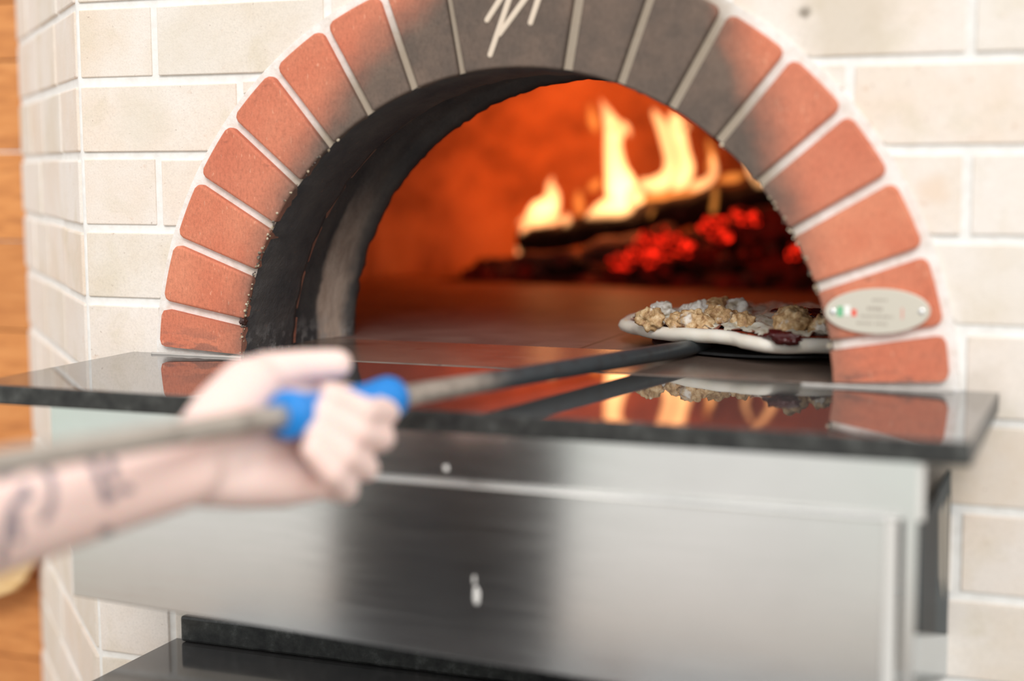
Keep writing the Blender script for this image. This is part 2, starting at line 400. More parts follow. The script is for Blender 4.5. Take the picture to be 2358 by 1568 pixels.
# dome
def dome_mat():
    m = M('dome_refractory')
    c = m.ramp(m.noise(5, 6, .6), ((.33, (.13, .08, .06)), (.5, (.32, .21, .15)), (.68, (.44, .31, .22))))
    x, y, z = m.xyz(); st = m.ramp(m.noise(9, 4, .6, (1, 1, .25)), ((.55, 0.), (.7, 1.)))
    c = m.mix(m.math('MULTIPLY', st, m.mr(z, .22, .0)), c, (.12, .07, .05))
    m.bump(m.noise(30, 6, .6), .4, .006); return m.set(c, .9)
bm = bmesh.new(); nu, nv = 72, 24; R, HH, cy = .72, .45, .78; rows = []
for j in range(nv+1):
    ph = math.pi/2*j/nv; row = []
    for i in range(nu):
        a = 2*math.pi*i/nu; k = math.sin(math.pi/2*(1-j/nv)); row.append(bm.verts.new((R*math.cos(a)*k, cy+R*math.sin(a)*k, HH*math.sqrt(max(0, 1-k**4)))))
    rows.append(row)
for j in range(nv):
    for i in range(nu):
        q = (rows[j][i], rows[j][(i+1) % nu], rows[j+1][(i+1) % nu], rows[j+1][i])
        if sum(v.co.y for v in q)/4 > .18: bm.faces.new(q)
bmesh.ops.delete(bm, geom=[v for v in bm.verts if not v.link_faces], context='VERTS')
obj('dome', bm, dome_mat(), oven, True)
# hearth
def hearth_mat(name, c1, c2, rough, seam):
    m = M(name); x, y, z = m.xyz()
    c = m.ramp(m.noise(10, 6, .6, (1, 1, 1), .6), ((.35, c1), (.65, c2)))
    sp = m.ramp(m.noise(55, 4, .6, (.5, 1.4, 1)), ((.62, 0.), (.7, 1.))); c = m.mix(m.math('MULTIPLY', sp, .7), c, (.045, .03, .03))
    gr = m.ramp(m.noise(7, 5, .6, (.6, 2, 1), 1.2), ((.55, 0.), (.75, 1.))); c = m.mix(m.math('MULTIPLY', gr, .4), c, (.33, .27, .23))
    if seam:
        for v, w in ((x, .0022), (m.math('SUBTRACT', m.math('PINGPONG', m.math('SUBTRACT', y, .175), .30), 0), .0022)):
            s = m.math('LESS_THAN', m.math('ABSOLUTE', v), w); c = m.mix(m.math('MULTIPLY', s, .8), c, (.02, .015, .012))
    m.bump(m.noise(120, 5, .7), .25, .0012)
    return m.set(c, rough, spec=.5)
bm = bmesh.new(); HR, HY = .74, .78; h0 = math.asin((.175-HY)/HR)
fp = [(HR*math.cos(h0+(math.pi-2*h0)*i/60), HY+HR*math.sin(h0+(math.pi-2*h0)*i/60)) for i in range(61)]
va = [bm.verts.new((x, y, 0)) for x, y in fp]; vb = [bm.verts.new((x, y, -.04)) for x, y in fp]
bm.faces.new(va); bm.faces.new(vb[::-1])
for i in range(61): bm.faces.new((va[i], vb[i], vb[(i+1) % 61], va[(i+1) % 61]))
obj('hearth_floor', bm, hearth_mat('hearth_brick', (.13, .085, .075), (.22, .155, .135), .5, True), oven)
bm = bmesh.new(); box(bm, -.312, .312, .0015, .1735, -.04, .0008); bm2 = bm
bevel(obj('threshold_stone', bm, hearth_mat('threshold_stone', (.11, .075, .06), (.20, .145, .115), .24, False), oven), .0012, 2)
# maker's plate on the second brick from the right foot
PLM = M('brushed_plate'); PLM.bump(PLM.noise(300, 3), .05, .0003); PLM = PLM.set((.66, .61, .52), .45, .25)
pc = Vector((.3362, -.0138, .0672)); bm = bmesh.new(); poly = [(pc.x+.0446*math.cos(2*math.pi*i/48), pc.z+.0197*math.sin(2*math.pi*i/48)+.03*.0446*math.cos(2*math.pi*i/48)) for i in range(48)]
prism(bm, poly, -.0148, -.0118); plate = obj('maker_plate', bm, PLM, oven); bevel(plate, .0005, 2); plate['label'] = 'oval metal plate with a green, white and red flag'
for dx in (-.0375, .0375):
    bm = bmesh.new(); blob(bm, (pc.x+dx, -.0150, pc.z+.03*dx), .0030, 2, 0, scale=(1, .5, 1)); obj('rivet', bm, simple('rivet_steel', (.85, .85, .86), .25, .9), plate, True)
for k, (dx, w, h, dz, c) in enumerate(((-.0315, .0026, .0045, -.001, (.18, .50, .27)), (-.0255, .0026, .0042, .0002, (.88, .88, .84)), (-.0195, .0020, .0030, -.0018, (.85, .10, .06)))):
    bm = bmesh.new(); box(bm, pc.x+dx-w, pc.x+dx+w, -.01505, -.0147, pc.z+dz-h, pc.z+dz+h); obj('flag_stripe', bm, simple('flag_%d' % k, c, .5), plate)
bm = bmesh.new()
for (x0, x1, z) in ((-.004, .007, .0098), (-.008, .005, .0022), (-.014, .014, -.0045), (-.017, -.004, -.0108), (-.001, .008, -.0108)):
    x = x0
    while x < x1:
        w = random.choice((.0007, .0010, .0013)); h = .0013 if z != .0022 else .0020
        box(bm, pc.x+x, pc.x+x+w, -.0150, -.0147, pc.z+z-h*random.uniform(.6, 1), pc.z+z+h*random.uniform(.6, 1)); x += w+.0009
obj('engraved_text', bm, simple('engraving', (.36, .30, .25), .7), plate)
bm = bmesh.new(); box(bm, pc.x+.0205, pc.x+.0222, -.0150, -.0147, pc.z-.006, pc.z+.0035); obj('red_tick', bm, simple('red_print', (.72, .36, .30), .6), plate)
# crumbling grit along the inner edge of the arch
bm = bmesh.new(); random.seed(5)
for k in range(150):
    a = math.radians(random.choice((random.uniform(128, 177), random.uniform(3, 50), random.uniform(150, 177)))); rr = .3005+random.uniform(-.0008, .0022)
    blob(bm, (rr*math.cos(a), random.uniform(-.0125, -.007), ZC+rr*math.sin(a)), random.uniform(.0007, .0019), 1, .5, 3, k)
GR = M('crumbling_grit'); GR = GR.set(GR.ramp(GR.noise(120, 3), ((.4, (.10, .08, .07)), (.52, (.45, .36, .24)), (.65, (.66, .58, .46)))), .9)
obj('crumbling_grit', bm, GR, oven)['kind'] = 'stuff'
# dark blob standing for a nail head on the lowest left joint
bm = bmesh.new(); blob(bm, on(560, 739, 1, -.010), .0042, 3, .5, 3, 4); obj('nail_blob', bm, simple('dark_nail', (.05, .02, .015), .3), oven, True)

# ------------------------------------------------------------------ granite worktop
def granite():
    m = M('black_granite')
    c = m.ramp(m.noise(170, 6, .75), ((.4, (.20, .20, .202)), (.56, (.23, .232, .23)), (.68, (.27, .272, .27))))
    sm = m.ramp(m.noise(5, 5, .6, (1, 2, 1), 1.), ((.45, 0.), (.75, 1.)))
    x, y, z = m.xyz()
    m.bump(m.noise(6, 2), .02, .001)
    return m.set(c, m.math('ADD', m.math('MULTIPLY', sm, .03), .02), .75, ior=2.4)
GRAN = granite()
GE = M('honed_granite_edge'); GE.bump(GE.noise(90, 4), .3, .001); GE = GE.set(GE.ramp(GE.noise(55, 6, .7), ((.36, (.010, .010, .011)), (.55, (.035, .036, .034)), (.72, (.10, .105, .10)))), .38)
top = setp(empty('stone_worktop', (0, -.12, -.0175)), 'polished black stone worktop in front of the oven mouth', 'worktop')
bm = bmesh.new(); fs = box(bm, -.4380, .4380, -.2530, -.0005, -.0175, 0)
for f in fs: f.material_index = 1
fs[1].material_index = 0
bevel(obj('slab', bm, [GRAN, GE], top), .0016, 3)
def grime(name, x0, x1, y, s):
    bm = bmesh.new(); n = 60; pts = []; rr = []
    for i in range(n+1):
        x = x0+(x1-x0)*i/n; pts.append((x, y+noise.noise(Vector((x*30, s, 0)))*.002, .0006)); rr.append(.0016*(1+.6*noise.noise(Vector((x*90, s, 1)))))
    tube(bm, pts, rr, 8, True); return obj(name, bm, simple('pale_grime_%d' % s, (.46, .43, .40), .8), top, True)
grime('sealant_bead', -.405, -.298, -.0145, 1); grime('sealant_bead', .272, .402, -.0145, 2)

# ------------------------------------------------------------------ stainless apron under the worktop
def steel(name, c=(.84, .845, .84), r=.13):
    m = M(name); g = m.noise(60, 4, .6, (.25, 1, 14)); sm = m.noise(5, 4, .6)
    m.bump(g, .05, .0004); col = m.mix(m.ramp(sm, ((.4, 0.), (.65, 1.))), c, tuple(k*.93 for k in c))
    sp = m.ramp(m.noise(70, 2, .4), ((.74, 0.), (.78, 1.))); col = m.mix(m.math('MULTIPLY', sp, .35), col, (.8, .8, .78))
    x = m.set(col, m.math('ADD', m.math('MULTIPLY', m.ramp(g, ((.3, 0.), (.7, 1.))), .08), r), 1.)
    m.b.inputs['Anisotropic'].default_value = .6; m.b.inputs['Anisotropic Rotation'].default_value = .25
    return x
STEEL = steel('brushed_steel'); EDGE = simple('steel_edge', (.80, .78, .75), .4, .4)
ap = setp(empty('steel_apron', (.02, -.20, -.2)), 'brushed stainless steel apron below the black stone worktop', 'steel apron')
bm = bmesh.new(); box(bm, -.3525, .4014, -.2475, -.2445, -.0600, -.0178); box(bm, .3925, .4014, -.2475, -.2445, -.30, -.06)
obj('upper_panel', bm, STEEL, ap)
bm = bmesh.new(); box(bm, .4014, .4060, -.2490, -.2445, -.0600, -.0180); obj('panel_edge', bm, EDGE, ap)
bm = bmesh.new(); poly = [(-.3290, -.0590), (.3800, -.0590), (.3800, -.214), (-.3295, -.1865)]
prism(bm, poly, -.2560, -.2480); lo = obj('lower_panel', bm, STEEL, ap); bevel(lo, .0012, 2)
bm = bmesh.new(); box(bm, .3795, .3885, -.2572, -.2480, -.215, -.0590); e = obj('panel_edge', bm, EDGE, lo); bevel(e, .002, 3)
bm = bmesh.new(); tube(bm, [(-.345, -.2566, -.0588), (.388, -.2566, -.0588)], .0012, 8); obj('folded_seam', bm, simple('seam_steel', (.62, .60, .57), .3, .8), ap, True)
SM = simple('pale_smudge', (.80, .77, .74), .7)
for x, y, h, w, yy, par in ((1097, 1372, .0075, .0028, -.2561, lo), (1092, 1335, .0035, .0012, -.2561, lo), (1027, 1078, .0026, .0024, -.2476, ap)):
    bm = bmesh.new(); blob(bm, on(x, y, 1, yy), 1, 3, .4, 3, x, (w, .0004, h)); obj('smudge', bm, SM, par, True)
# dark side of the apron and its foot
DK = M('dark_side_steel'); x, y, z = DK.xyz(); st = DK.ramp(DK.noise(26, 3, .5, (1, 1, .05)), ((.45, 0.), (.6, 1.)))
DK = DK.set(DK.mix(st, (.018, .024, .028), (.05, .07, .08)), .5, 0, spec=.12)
def quad(name, px, plane, thick, mat, parent):
    P = [on(a, b, *plane) for a, b in px]; bm = bmesh.new(); ax = plane[0]
    d = Vector((0, 0, 0)); d[ax] = thick
    a = [bm.verts.new(q) for q in P]; b = [bm.verts.new(q+d) for q in P]
    bm.faces.new(a); bm.faces.new(b[::-1])
    for i in range(len(P)): bm.faces.new((a[i], b[i], b[(i+1) % len(P)], a[(i+1) % len(P)]))
    return obj(name, bm, mat, parent)
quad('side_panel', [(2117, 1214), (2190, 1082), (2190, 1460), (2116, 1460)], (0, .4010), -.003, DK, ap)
for x0, x1 in ((2166, 2174), (2180, 2186)):  # tan strips: upright beige reflections in the side panel, put in as colour
    quad('painted_reflection', [(x0, 1160+(2180-x0)*1.5), (x1, 1148+(2180-x1)*1.5), (x1-2, 1380), (x0, 1330)], (0, .4018), -.0015, simple('reflection_tan', (.50, .44, .36), .4, .3), ap)
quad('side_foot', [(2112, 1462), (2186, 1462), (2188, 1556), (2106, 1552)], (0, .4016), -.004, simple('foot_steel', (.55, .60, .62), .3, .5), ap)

# ------------------------------------------------------------------ lower dark counter and plinth
ZLO = -.3055
def dark_top():
    m = M('dark_lower_stone'); c = m.ramp(m.noise(16, 5, .6), ((.35, (.05, .05, .052)), (.65, (.085, .08, .078)))); m.bump(m.noise(8, 3), .05, .001); return m.set(c, .10, ior=1.9)
bm = bmesh.new(); box(bm, -.3925, .72, -.62, -.0045, ZLO-.03, ZLO)
o = bevel(obj('lower_counter', bm, dark_top()), .001, 2); setp(o, 'dark glossy lower counter seen under the steel apron', 'counter')
bm = bmesh.new(); box(bm, -.3800, .72, -.016, -.0045, ZLO+.0005, ZLO+.0285)
o = bevel(obj('stone_upstand', bm, GE), .003, 2); setp(o, 'black stone upstand strip along the back of the lower counter', 'upstand')

# ------------------------------------------------------------------ fire
def flame_mat(name, col, dens):
    m = bpy.data.materials.new(name); m.use_nodes = True; nt = m.node_tree; nt.nodes.clear()
    e = nt.nodes.new('ShaderNodeEmission'); e.inputs[0].default_value = (*col, 1); e.inputs[1].default_value = dens
    o = nt.nodes.new('ShaderNodeOutputMaterial'); nt.links.new(e.outputs[0], o.inputs['Volume']); return m
FL1 = flame_mat('flame', (1, .46, .17), 115); FL2 = flame_mat('pale_flame', (1, .33, .06), 55)
fire = setp(empty('fire', on(1450, 560, 1, 1.10)), 'yellow flames leaping from the burning logs in the oven', 'fire')
YF = 1.10
def flame(strands, m=FL1, dy=0, name='flame'):
    bm = bmesh.new()
    for st in strands:
        P = spline([(*on(x, y, 1, YF+dy), r/1500) for x, y, r in st], 6)
        tube(bm, [q[:3] for q in P], [max(q[3], .0006) for q in P], 14, True, .8)
    return obj(name, bm, m, fire, True)
flame([[(1196, 594, 2), (1194, 580, 8), (1202, 550, 10), (1215, 515, 16), (1240, 492, 32), (1262, 478, 32), (1272, 450, 21), (1268, 425, 12), (1273, 405, 3)], [(1190, 515, 3), (1215, 505, 12), (1240, 510, 20), (1285, 505, 12), (1300, 505, 3)]])
flame([[(1290, 568, 2), (1296, 553, 9), (1303, 525, 10), (1306, 503, 12), (1304, 490, 4)]])
flame([[(1318, 556, 3), (1325, 546, 11), (1335, 530, 8), (1340, 520, 2)]])
flame([[(1338, 505, 4), (1334, 478, 13), (1332, 452, 11), (1335, 436, 3)]], FL2, .01)
flame([[(1352, 514, 4), (1362, 502, 16), (1390, 484, 26), (1430, 468, 38), (1430, 430, 42), (1418, 385, 30), (1412, 335, 24), (1414, 300, 26), (1402, 270, 17), (1390, 242, 8), (1382, 226, 2)], [(1405, 300, 4), (1430, 292, 16), (1446, 304, 10), (1450, 316, 3)], [(1450, 480, 5), (1462, 455, 26), (1475, 440, 14), (1480, 430, 3)]])
flame([[(1375, 310, 3), (1368, 285, 14), (1362, 260, 11), (1358, 236, 3)]], FL2, .03)
flame([[(1352, 440, 3), (1366, 430, 13), (1378, 418, 10), (1385, 408, 3)]], FL2, .03)
flame([[(1464, 420, 3), (1480, 422, 14), (1508, 425, 22), (1540, 408, 24), (1545, 370, 18), (1536, 330, 17), (1524, 290, 16), (1508, 262, 10), (1502, 248, 2)], [(1545, 440, 4), (1562, 420, 24), (1578, 390, 24), (1572, 350, 20), (1562, 310, 22), (1556, 280, 20), (1545, 258, 8)], [(1560, 300, 3), (1580, 292, 10), (1586, 300, 3)]])
flame([[(1580, 438, 3), (1602, 428, 14), (1628, 418, 13), (1644, 396, 11), (1642, 370, 9), (1636, 350, 3)]])
flame([[(1646, 425, 3), (1647, 440, 8), (1645, 465, 9), (1642, 484, 9), (1641, 494, 3)]], FL2, -.01)
flame([[(1650, 420, 3), (1670, 412, 12), (1695, 408, 13), (1715, 402, 5)]], FL2)
flame([[(1455, 480, 3), (1490, 465, 20), (1530, 455, 18), (1580, 450, 16), (1640, 440, 8), (1660, 436, 2)]], FL2, .02)
flame([[(1738, 432, 4), (1752, 424, 12), (1776, 402, 14), (1786, 370, 11), (1768, 335, 9), (1748, 308, 8), (1742, 290, 2)], [(1745, 430, 4), (1728, 398, 9), (1722, 365, 8), (1735, 335, 6), (1748, 308, 3)]])
flame([[(1628, 400, 3), (1634, 385, 10), (1640, 360, 12), (1632, 330, 8), (1634, 312, 2)]], FL2, .04)
flame([[(1495, 505, 2), (1500, 490, 7), (1508, 478, 3)]], FL2, -.02)
FIREC = (1, .115, .005)
for k, (x, y, dy, p) in enumerate(((1250, 440, .04, 1.6), (1430, 360, .05, 1.35), (1560, 340, .04, .95), (1690, 380, .03, .5))):
    l = bpy.data.lights.new('flame_glow', 'POINT'); l.energy = p; l.color = FIREC; l.shadow_soft_size = .04
    o = bpy.data.objects.new('flame_glow', l); COL.objects.link(o); o.location = on(x, y, 1, YF+dy); o.visible_glossy = False; adopt(o, fire)

def charred(name, glow, base=((.02, .015, .014), (.07, .05, .045)), k=1.):
    m = M(name); c = m.ramp(m.noise(25*k, 6, .7), ((.35, base[0]), (.7, base[1])))
    as_ = m.ramp(m.noise(40*k, 4, .6), ((.56, 0.), (.7, 1.))); c = m.mix(m.math('MULTIPLY', as_, .2), c, (.30, .25, .23))
    g = m.ramp(m.noise(28*k, 3, .6), ((.46, 0.), (.66, 1.)))
    m.bump(m.noise(60*k, 6, .7), .8, .004)
    return m.set(c, .95, emit=(1, .02, .006), estr=m.math('MULTIPLY', g, glow))
CH0, CH1, CH2, CH3 = charred('charred_wood', .0, ((.008, .006, .006), (.03, .022, .02))), charred('glowing_char', 2.6), charred('ashy_wood', .02, ((.07, .045, .04), (.20, .14, .125))), charred('warm_char', .05, ((.02, .012, .01), (.07, .035, .028)))
LU = [charred('coal_black', .0, ((.008, .006, .006), (.03, .022, .02)), .07), charred('coal_ash', .03, ((.07, .045, .04), (.22, .16, .14)), .07), charred('coal_brown', .12, ((.02, .012, .01), (.08, .04, .03)), .07), charred('coal_glowing', 2.3, ((.02, .01, .008), (.09, .03, .02)), .07)]
def log(label, a, b, r0, r1, y0, y1, mat, seed, name='firewood_log'):
    A, B = on(*a, 1, y0), on(*b, 1, y1); bm = bmesh.new(); n = 26; pts = [A.lerp(B, i/n) for i in range(n+1)]
    tube(bm, pts, [r0+(r1-r0)*i/n if 0 < i < n else (r0+(r1-r0)*i/n)*.8 for i in range(n+1)], 20)
    c = (A+B)/2
    for v in bm.verts:
        v.co += Vector((noise.noise(v.co*22+Vector((seed, 0, 0))), noise.noise(v.co*22+Vector((0, seed, 0))), noise.noise(v.co*22+Vector((0, 0, seed)))))*r0*.45
        v.co.z = max(v.co.z, .002)
    o = obj(name, bm, mat, None, True); return setp(o, label, 'firewood', 'logs burning in the oven')
log('long charred log slanting up to the right under the flames', (1195, 562), (1800, 440), .022, .034, 1.11, 1.13, CH0, 1)
log('ash-grey split log lying below the long charred log', (1335, 592), (1560, 548), .024, .026, 1.07, 1.10, CH2, 2)
log('dark brown log behind the glowing embers at the right', (1570, 590), (1880, 500), .034, .045, 1.10, 1.08, CH3, 3)
log('short burnt branch left of the embers, beneath the leftmost flame', (1110, 618), (1330, 596), .015, .018, 1.04, 1.03, CH2, 4)
# charcoal: every lump on its own
spots = []
random.seed(21)
for k in range(70):
    px = random.uniform(1065, 1870); row = random.random()
    topy = 612 if px < 1360 else 600 - (px-1360)*.16
    py = random.uniform(max(topy, 505), 642)
    if px > 1840 and py < 560: continue
    y = 1.02 + (642-py)/140*.07 + random.uniform(-.01, .01)
    g = (1630 < px < 1690 and py < 545)
    spots.append((px, py, y, g))
spots += [(1430, 602, 1.02, True), (1462, 585, 1.02, True), (1490, 552, 1.02, True), (1500, 590, 1.015, True), (1530, 575, 1.02, True), (1565, 560, 1.03, True), (1520, 545, 1.04, True), (1640, 520, 1.03, True), (1655, 538, 1.02, True), (1700, 492, 1.05, True), (1725, 500, 1.05, True), (1835, 578, 1.0, True)]
proto = {}
for mi, mt in enumerate(LU):
    for s in range(2):
        bm = bmesh.new(); blob(bm, (0, 0, 0), 1, 3, .55, 2.6, mi*5+s*2+1, (1.15, .9, .75)); o = obj('charcoal_lump', bm, mt, None, True); proto[(mi, s)] = [o, False]
lab = {0: 'black charcoal lump in the ember bed', 1: 'ash-grey charcoal lump in the ember bed', 2: 'dull brown-red charcoal lump in the ember bed', 3: 'glowing red ember lump in the ember bed'}
for px, py, y, g in spots:
    mi = 3 if g else random.choice((0, 1, 2, 0)); key_ = (mi, random.randrange(2)); pr = proto[key_]
    if not pr[1]: o = pr[0]; pr[1] = True
    else: o = pr[0].copy(); COL.objects.link(o)
    o.location = on(px, py, 1, y); r = random.uniform(.012, .021)
    o.location.z = max(o.location.z, r*.55)
    o.scale = (r, r, r); o.rotation_euler = (random.uniform(-.5, .5), random.uniform(-.5, .5), random.uniform(0, 6)); zx = min(4, int((px-1060)/165)); zy = 0 if py > 612 else 1
    place = ('at the left tip of the embers', 'under the leftmost flame', 'under the tall middle flame', 'under the twin flames', 'at the right end by the arch')[zx]
    tone = ('black', 'ash-grey', 'dull brown-red', 'glowing red')[mi]; where = ('in the front row ', 'higher up the heap ')[zy]
    setp(o, tone+' charcoal lump '+where+place, 'charcoal', tone+' lumps '+where+place)
bm = bmesh.new(); nx, ny = 80, 22; rows = []
for i in range(nx+1):
    u = i/nx; row = []
    for j in range(ny+1):
        v = j/ny; x = -.54+u*.80; y = .985+v*.22
        h = math.sin(math.pi*min(1, v*1.0))**.6*(.018+.085*max(0, u-.28))*min(1, u*6)*min(1, (1-u)*6)
        h *= 1+.6*noise.noise(Vector((x*25, y*25, 0)))
        row.append(bm.verts.new((x, y+.02*noise.noise(Vector((x*14, 5, 0))), max(h, 0)+.0005)))
    rows.append(row)
for i in range(nx):
    for j in range(ny): bm.faces.new((rows[i][j], rows[i+1][j], rows[i+1][j+1], rows[i][j+1]))
o = obj('ash_bed', bm, CH3, None, True); setp(o, 'bed of ash and small cinders under the burning logs', 'ash', kind='stuff')

# ------------------------------------------------------------------ pizza
PC = Vector((.198, .268, .0)); 
pz = setp(empty('pizza', (PC.x, PC.y, .012)), 'uncooked thin pizza with sausage pieces at the oven mouth', 'pizza')
def prad(a):
    d = math.degrees(a) % 360
    K = [(0, .172), (40, .175), (90, .178), (140, .176), (175, .180), (190, .178), (205, .162), (228, .153), (250, .152), (262, .156), (269, .172), (276, .183), (292, .183), (320, .176), (360, .172)]
    for (a0, r0), (a1, r1) in zip(K[:-1], K[1:]):
        if a0 <= d <= a1: t = (d-a0)/(a1-a0); t = t*t*(3-2*t); return r0+(r1-r0)*t
def pz_top(x, y):
    return .0205 + .0018*noise.noise(Vector((x*40, y*40, 1)))
def dough_mat():
    m = M('raw_dough'); c = m.ramp(m.noise(30, 4), ((.35, (.88, .80, .68)), (.7, (.95, .90, .82))))
    st = m.ramp(m.noise(45, 3), ((.66, 0.), (.74, 1.))); c = m.mix(m.math('MULTIPLY', st, .35), c, (.80, .45, .15))
    m.bump(m.noise(80, 5), .3, .001); x = m.set(c, .7); m.b.inputs['Subsurface Weight'].default_value = .15; m.b.inputs['Subsurface Radius'].default_value = (.01, .006, .004); return x
bm = bmesh.new(); na = 120; prof = [(0, .0200), (.5, .0205), (.80, .0210), (.87, .0235), (.91, .0258), (.95, .0272), (.985, .0255), (1.0, .0205), (.985, .0155), (.95, .0130), (.6, .0125), (0, .0125)]
rows = []
for i in range(na):
    a = 2*math.pi*i/na; row = []
    for j, (k, z) in enumerate(prof):
        wob = .0025*noise.noise(Vector((math.cos(a)*4, math.sin(a)*4, 2))) if k > .85 else 0
        lift = .004*max(0, math.sin(a*3+1))*(k**2) * (1 if k > .5 else 0)
        r = prad(a)*k; row.append(bm.verts.new((PC.x+r*math.cos(a), PC.y+r*math.sin(a), z+wob+lift)))
    rows.append(row)
for i in range(na):
    for j in range(len(prof)-1): bm.faces.new((rows[i][j], rows[(i+1) % na][j], rows[(i+1) % na][j+1], rows[i][j+1]))
bmesh.ops.remove_doubles(bm, verts=bm.verts, dist=1e-5)
obj('crust', bm, dough_mat(), pz, True)
def disc(name, rk, z0, mat, amp, fr, hole=None):
    bm = bmesh.new(); n = 90; g = {}
    for i in range(n+1):
        for j in range(n+1):
            x, y = -.19+.38*i/n, -.19+.38*j/n; a = math.atan2(y, x); r = math.hypot(x, y)
            if r > prad(a)*rk*(1+.05*noise.noise(Vector((math.cos(a)*6, math.sin(a)*6, rk*9)))): continue
            X, Y = PC.x+x, PC.y+y; h = amp*noise.noise(Vector((X*fr, Y*fr, 7)))+amp*.7*noise.noise(Vector((X*fr*2.3, Y*fr*2.3, 3)))
            if hole is not None and h < hole: h = hole-.0015
            g[i, j] = bm.verts.new((X, Y, z0+h+.003*(1-(r/.18)**2)))
    for i in range(n):
        for j in range(n):
            q = [(i, j), (i+1, j), (i+1, j+1), (i, j+1)]
            if all(k in g for k in q): bm.faces.new([g[k] for k in q])
    return obj(name, bm, mat, pz, True)
sauce = M('tomato_sauce'); sauce = sauce.set(sauce.ramp(sauce.noise(60, 3), ((.4, (.36, .035, .012)), (.7, (.55, .10, .03)))), .3)
disc('tomato_sauce', .92, .0272, sauce, .0012, 60)
ch = M('white_cheese'); ch.bump(ch.noise(160, 4), .6, .002); ch = ch.set(ch.ramp(ch.noise(120, 4), ((.35, (.66, .58, .42)), (.6, (.92, .88, .76)))), .5)
disc('grated_cheese', .905, .0300, ch, .0056, 75, -.0022)
def saus_mat():
    m = M('sausage'); c = m.ramp(m.noise(140, 5, .65), ((.3, (.26, .12, .05)), (.48, (.58, .36, .17)), (.68, (.82, .62, .38))))
    w = m.ramp(m.noise(50, 3), ((.60, 0.), (.68, 1.))); c = m.mix(m.math('MULTIPLY', w, .85), c, (.85, .80, .74)); m.bump(m.noise(150, 5, .7), .8, .0025); return m.set(c, .45)
SA = saus_mat(); MU = M('pale_topping'); MU.bump(MU.noise(100, 4), .6, .002); MU = MU.set(MU.ramp(MU.noise(60, 4), ((.4, (.45, .38, .28)), (.55, (.86, .83, .78)))), .5)
PE = simple('roast_pepper', (.07, .008, .008), .18)
def piece(name, px, py, z, r, mat, seed, sc=(1.1, 1, .95)):
    bm = bmesh.new(); c = on(px, py, 2, z); c.z = z+.0015; blob(bm, (0, 0, 0), r, 4, .42, 3.4, seed, sc)
    for v in bm.verts: v.co += c
    return obj(name, bm, mat, pz, True)
L_ = [('sausage_piece', 1497, 737, .034, .0125, SA), ('pale_topping', 1530, 722, .034, .0098, MU), ('pale_topping', 1518, 714, .037, .008, MU), ('sausage_piece', 1562, 742, .033, .0105, SA), ('sausage_piece', 1600, 742, .034, .0130, SA), ('sausage_piece', 1620, 750, .031, .010, SA),
      ('pale_topping', 1608, 716, .036, .0105, MU), ('sausage_piece', 1645, 712, .037, .011, SA), ('sausage_piece', 1655, 730, .037, .0120, SA), ('sausage_piece', 1672, 708, .037, .0095, SA), ('sausage_piece', 1698, 716, .035, .012, MU), ('sausage_piece', 1680, 735, .034, .009, SA),
      ('sausage_piece', 1712, 747, .032, .0115, SA), ('sausage_piece', 1822, 748, .036, .0150, SA), ('sausage_piece', 1838, 735, .036, .012, SA), ('sausage_piece', 1808, 732, .036, .010, SA), ('roast_pepper', 1795, 776, .030, .0085, PE), ('roast_pepper', 1815, 785, .028, .0085, PE), ('roast_pepper', 1860, 725, .036, .009, PE),
      ('roast_pepper', 1800, 722, .034, .007, PE), ('roast_pepper', 1876, 738, .034, .008, PE), ('roast_pepper', 1845, 720, .036, .006, PE), ('sausage_piece', 1580, 718, .033, .007, MU), ('sausage_piece', 1890, 760, .032, .011, SA)]
for k, a in enumerate(L_): piece(*a, seed=k+3, sc=(1.1, 1, .95) if a[0] != 'roast_pepper' else (1.5, 1, .7))

# ------------------------------------------------------------------ peel
peel = setp(empty('pizza_peel', (.13, .14, .01)), 'long-handled metal pizza peel with a blue sliding grip', 'pizza peel')
A = Vector((.134, .150, .0100)); B = at(780, 936, 1.125); dr = (B-A).normalized()
def rod_mat():
    m = M('peel_rod'); x = m.xyz(); y = x[1]
    c = m.mix(m.mr(m.math('ADD', y, m.math('MULTIPLY', m.noise(30), .05)), -.22, -.13, 0, 1, True), (.50, .44, .38), (.10, .115, .125))
    sc = m.ramp(m.noise(60, 5, .6), ((.5, 0.), (.66, 1.))); c = m.mix(m.math('MULTIPLY', sc, .4), c, (.07, .05, .045)); m.bump(m.noise(120, 4), .3, .001); return m.set(c, .42, .55)
ROD = rod_mat()
bm = bmesh.new(); E_ = A+dr*1.23
pts = [A-dr*.035+Vector((0, 0, -.0035)), A-dr*.018+Vector((0, 0, -.002)), A, A+dr*.02, A+dr*.06] + [A.lerp(E_, k/12) for k in range(1, 13)]
tube(bm, pts, [.0025, .0045, .0065, .0078, .0082] + [.0082]*12, 24); obj('handle', bm, ROD, peel, True)
bm = bmesh.new(); hc = Vector((PC.x-.005, PC.y+.0, 0)); n = 64
prism(bm, [(0, 0)]*0 or [(hc.x+.135*math.cos(2*math.pi*i/n), hc.y+.135*math.sin(2*math.pi*i/n)) for i in range(n)], .0035, .0060)
for v in bm.verts: v.co = Vector((v.co.x, v.co.z, v.co.y))
HD = simple('peel_head_steel', (.05, .05, .052), .45, .7); hd = obj('head', bm, HD, peel)
bm = bmesh.new(); g0 = B-dr*.0455; L0 = .085   # blue grip (spool)
gp = [(0, .0100), (.0015, .0150), (.006, .0178), (.012, .0172), (.020, .0140), (.028, .0132), (.060, .0132), (.066, .0138), (.074, .0162), (.079, .0168), (.083, .0150), (.085, .0098)]
g0 = at(652, 957, 1.0); t0 = (g0-A).dot(dr); g1 = at(915, 912, 1.2); 
import itertools
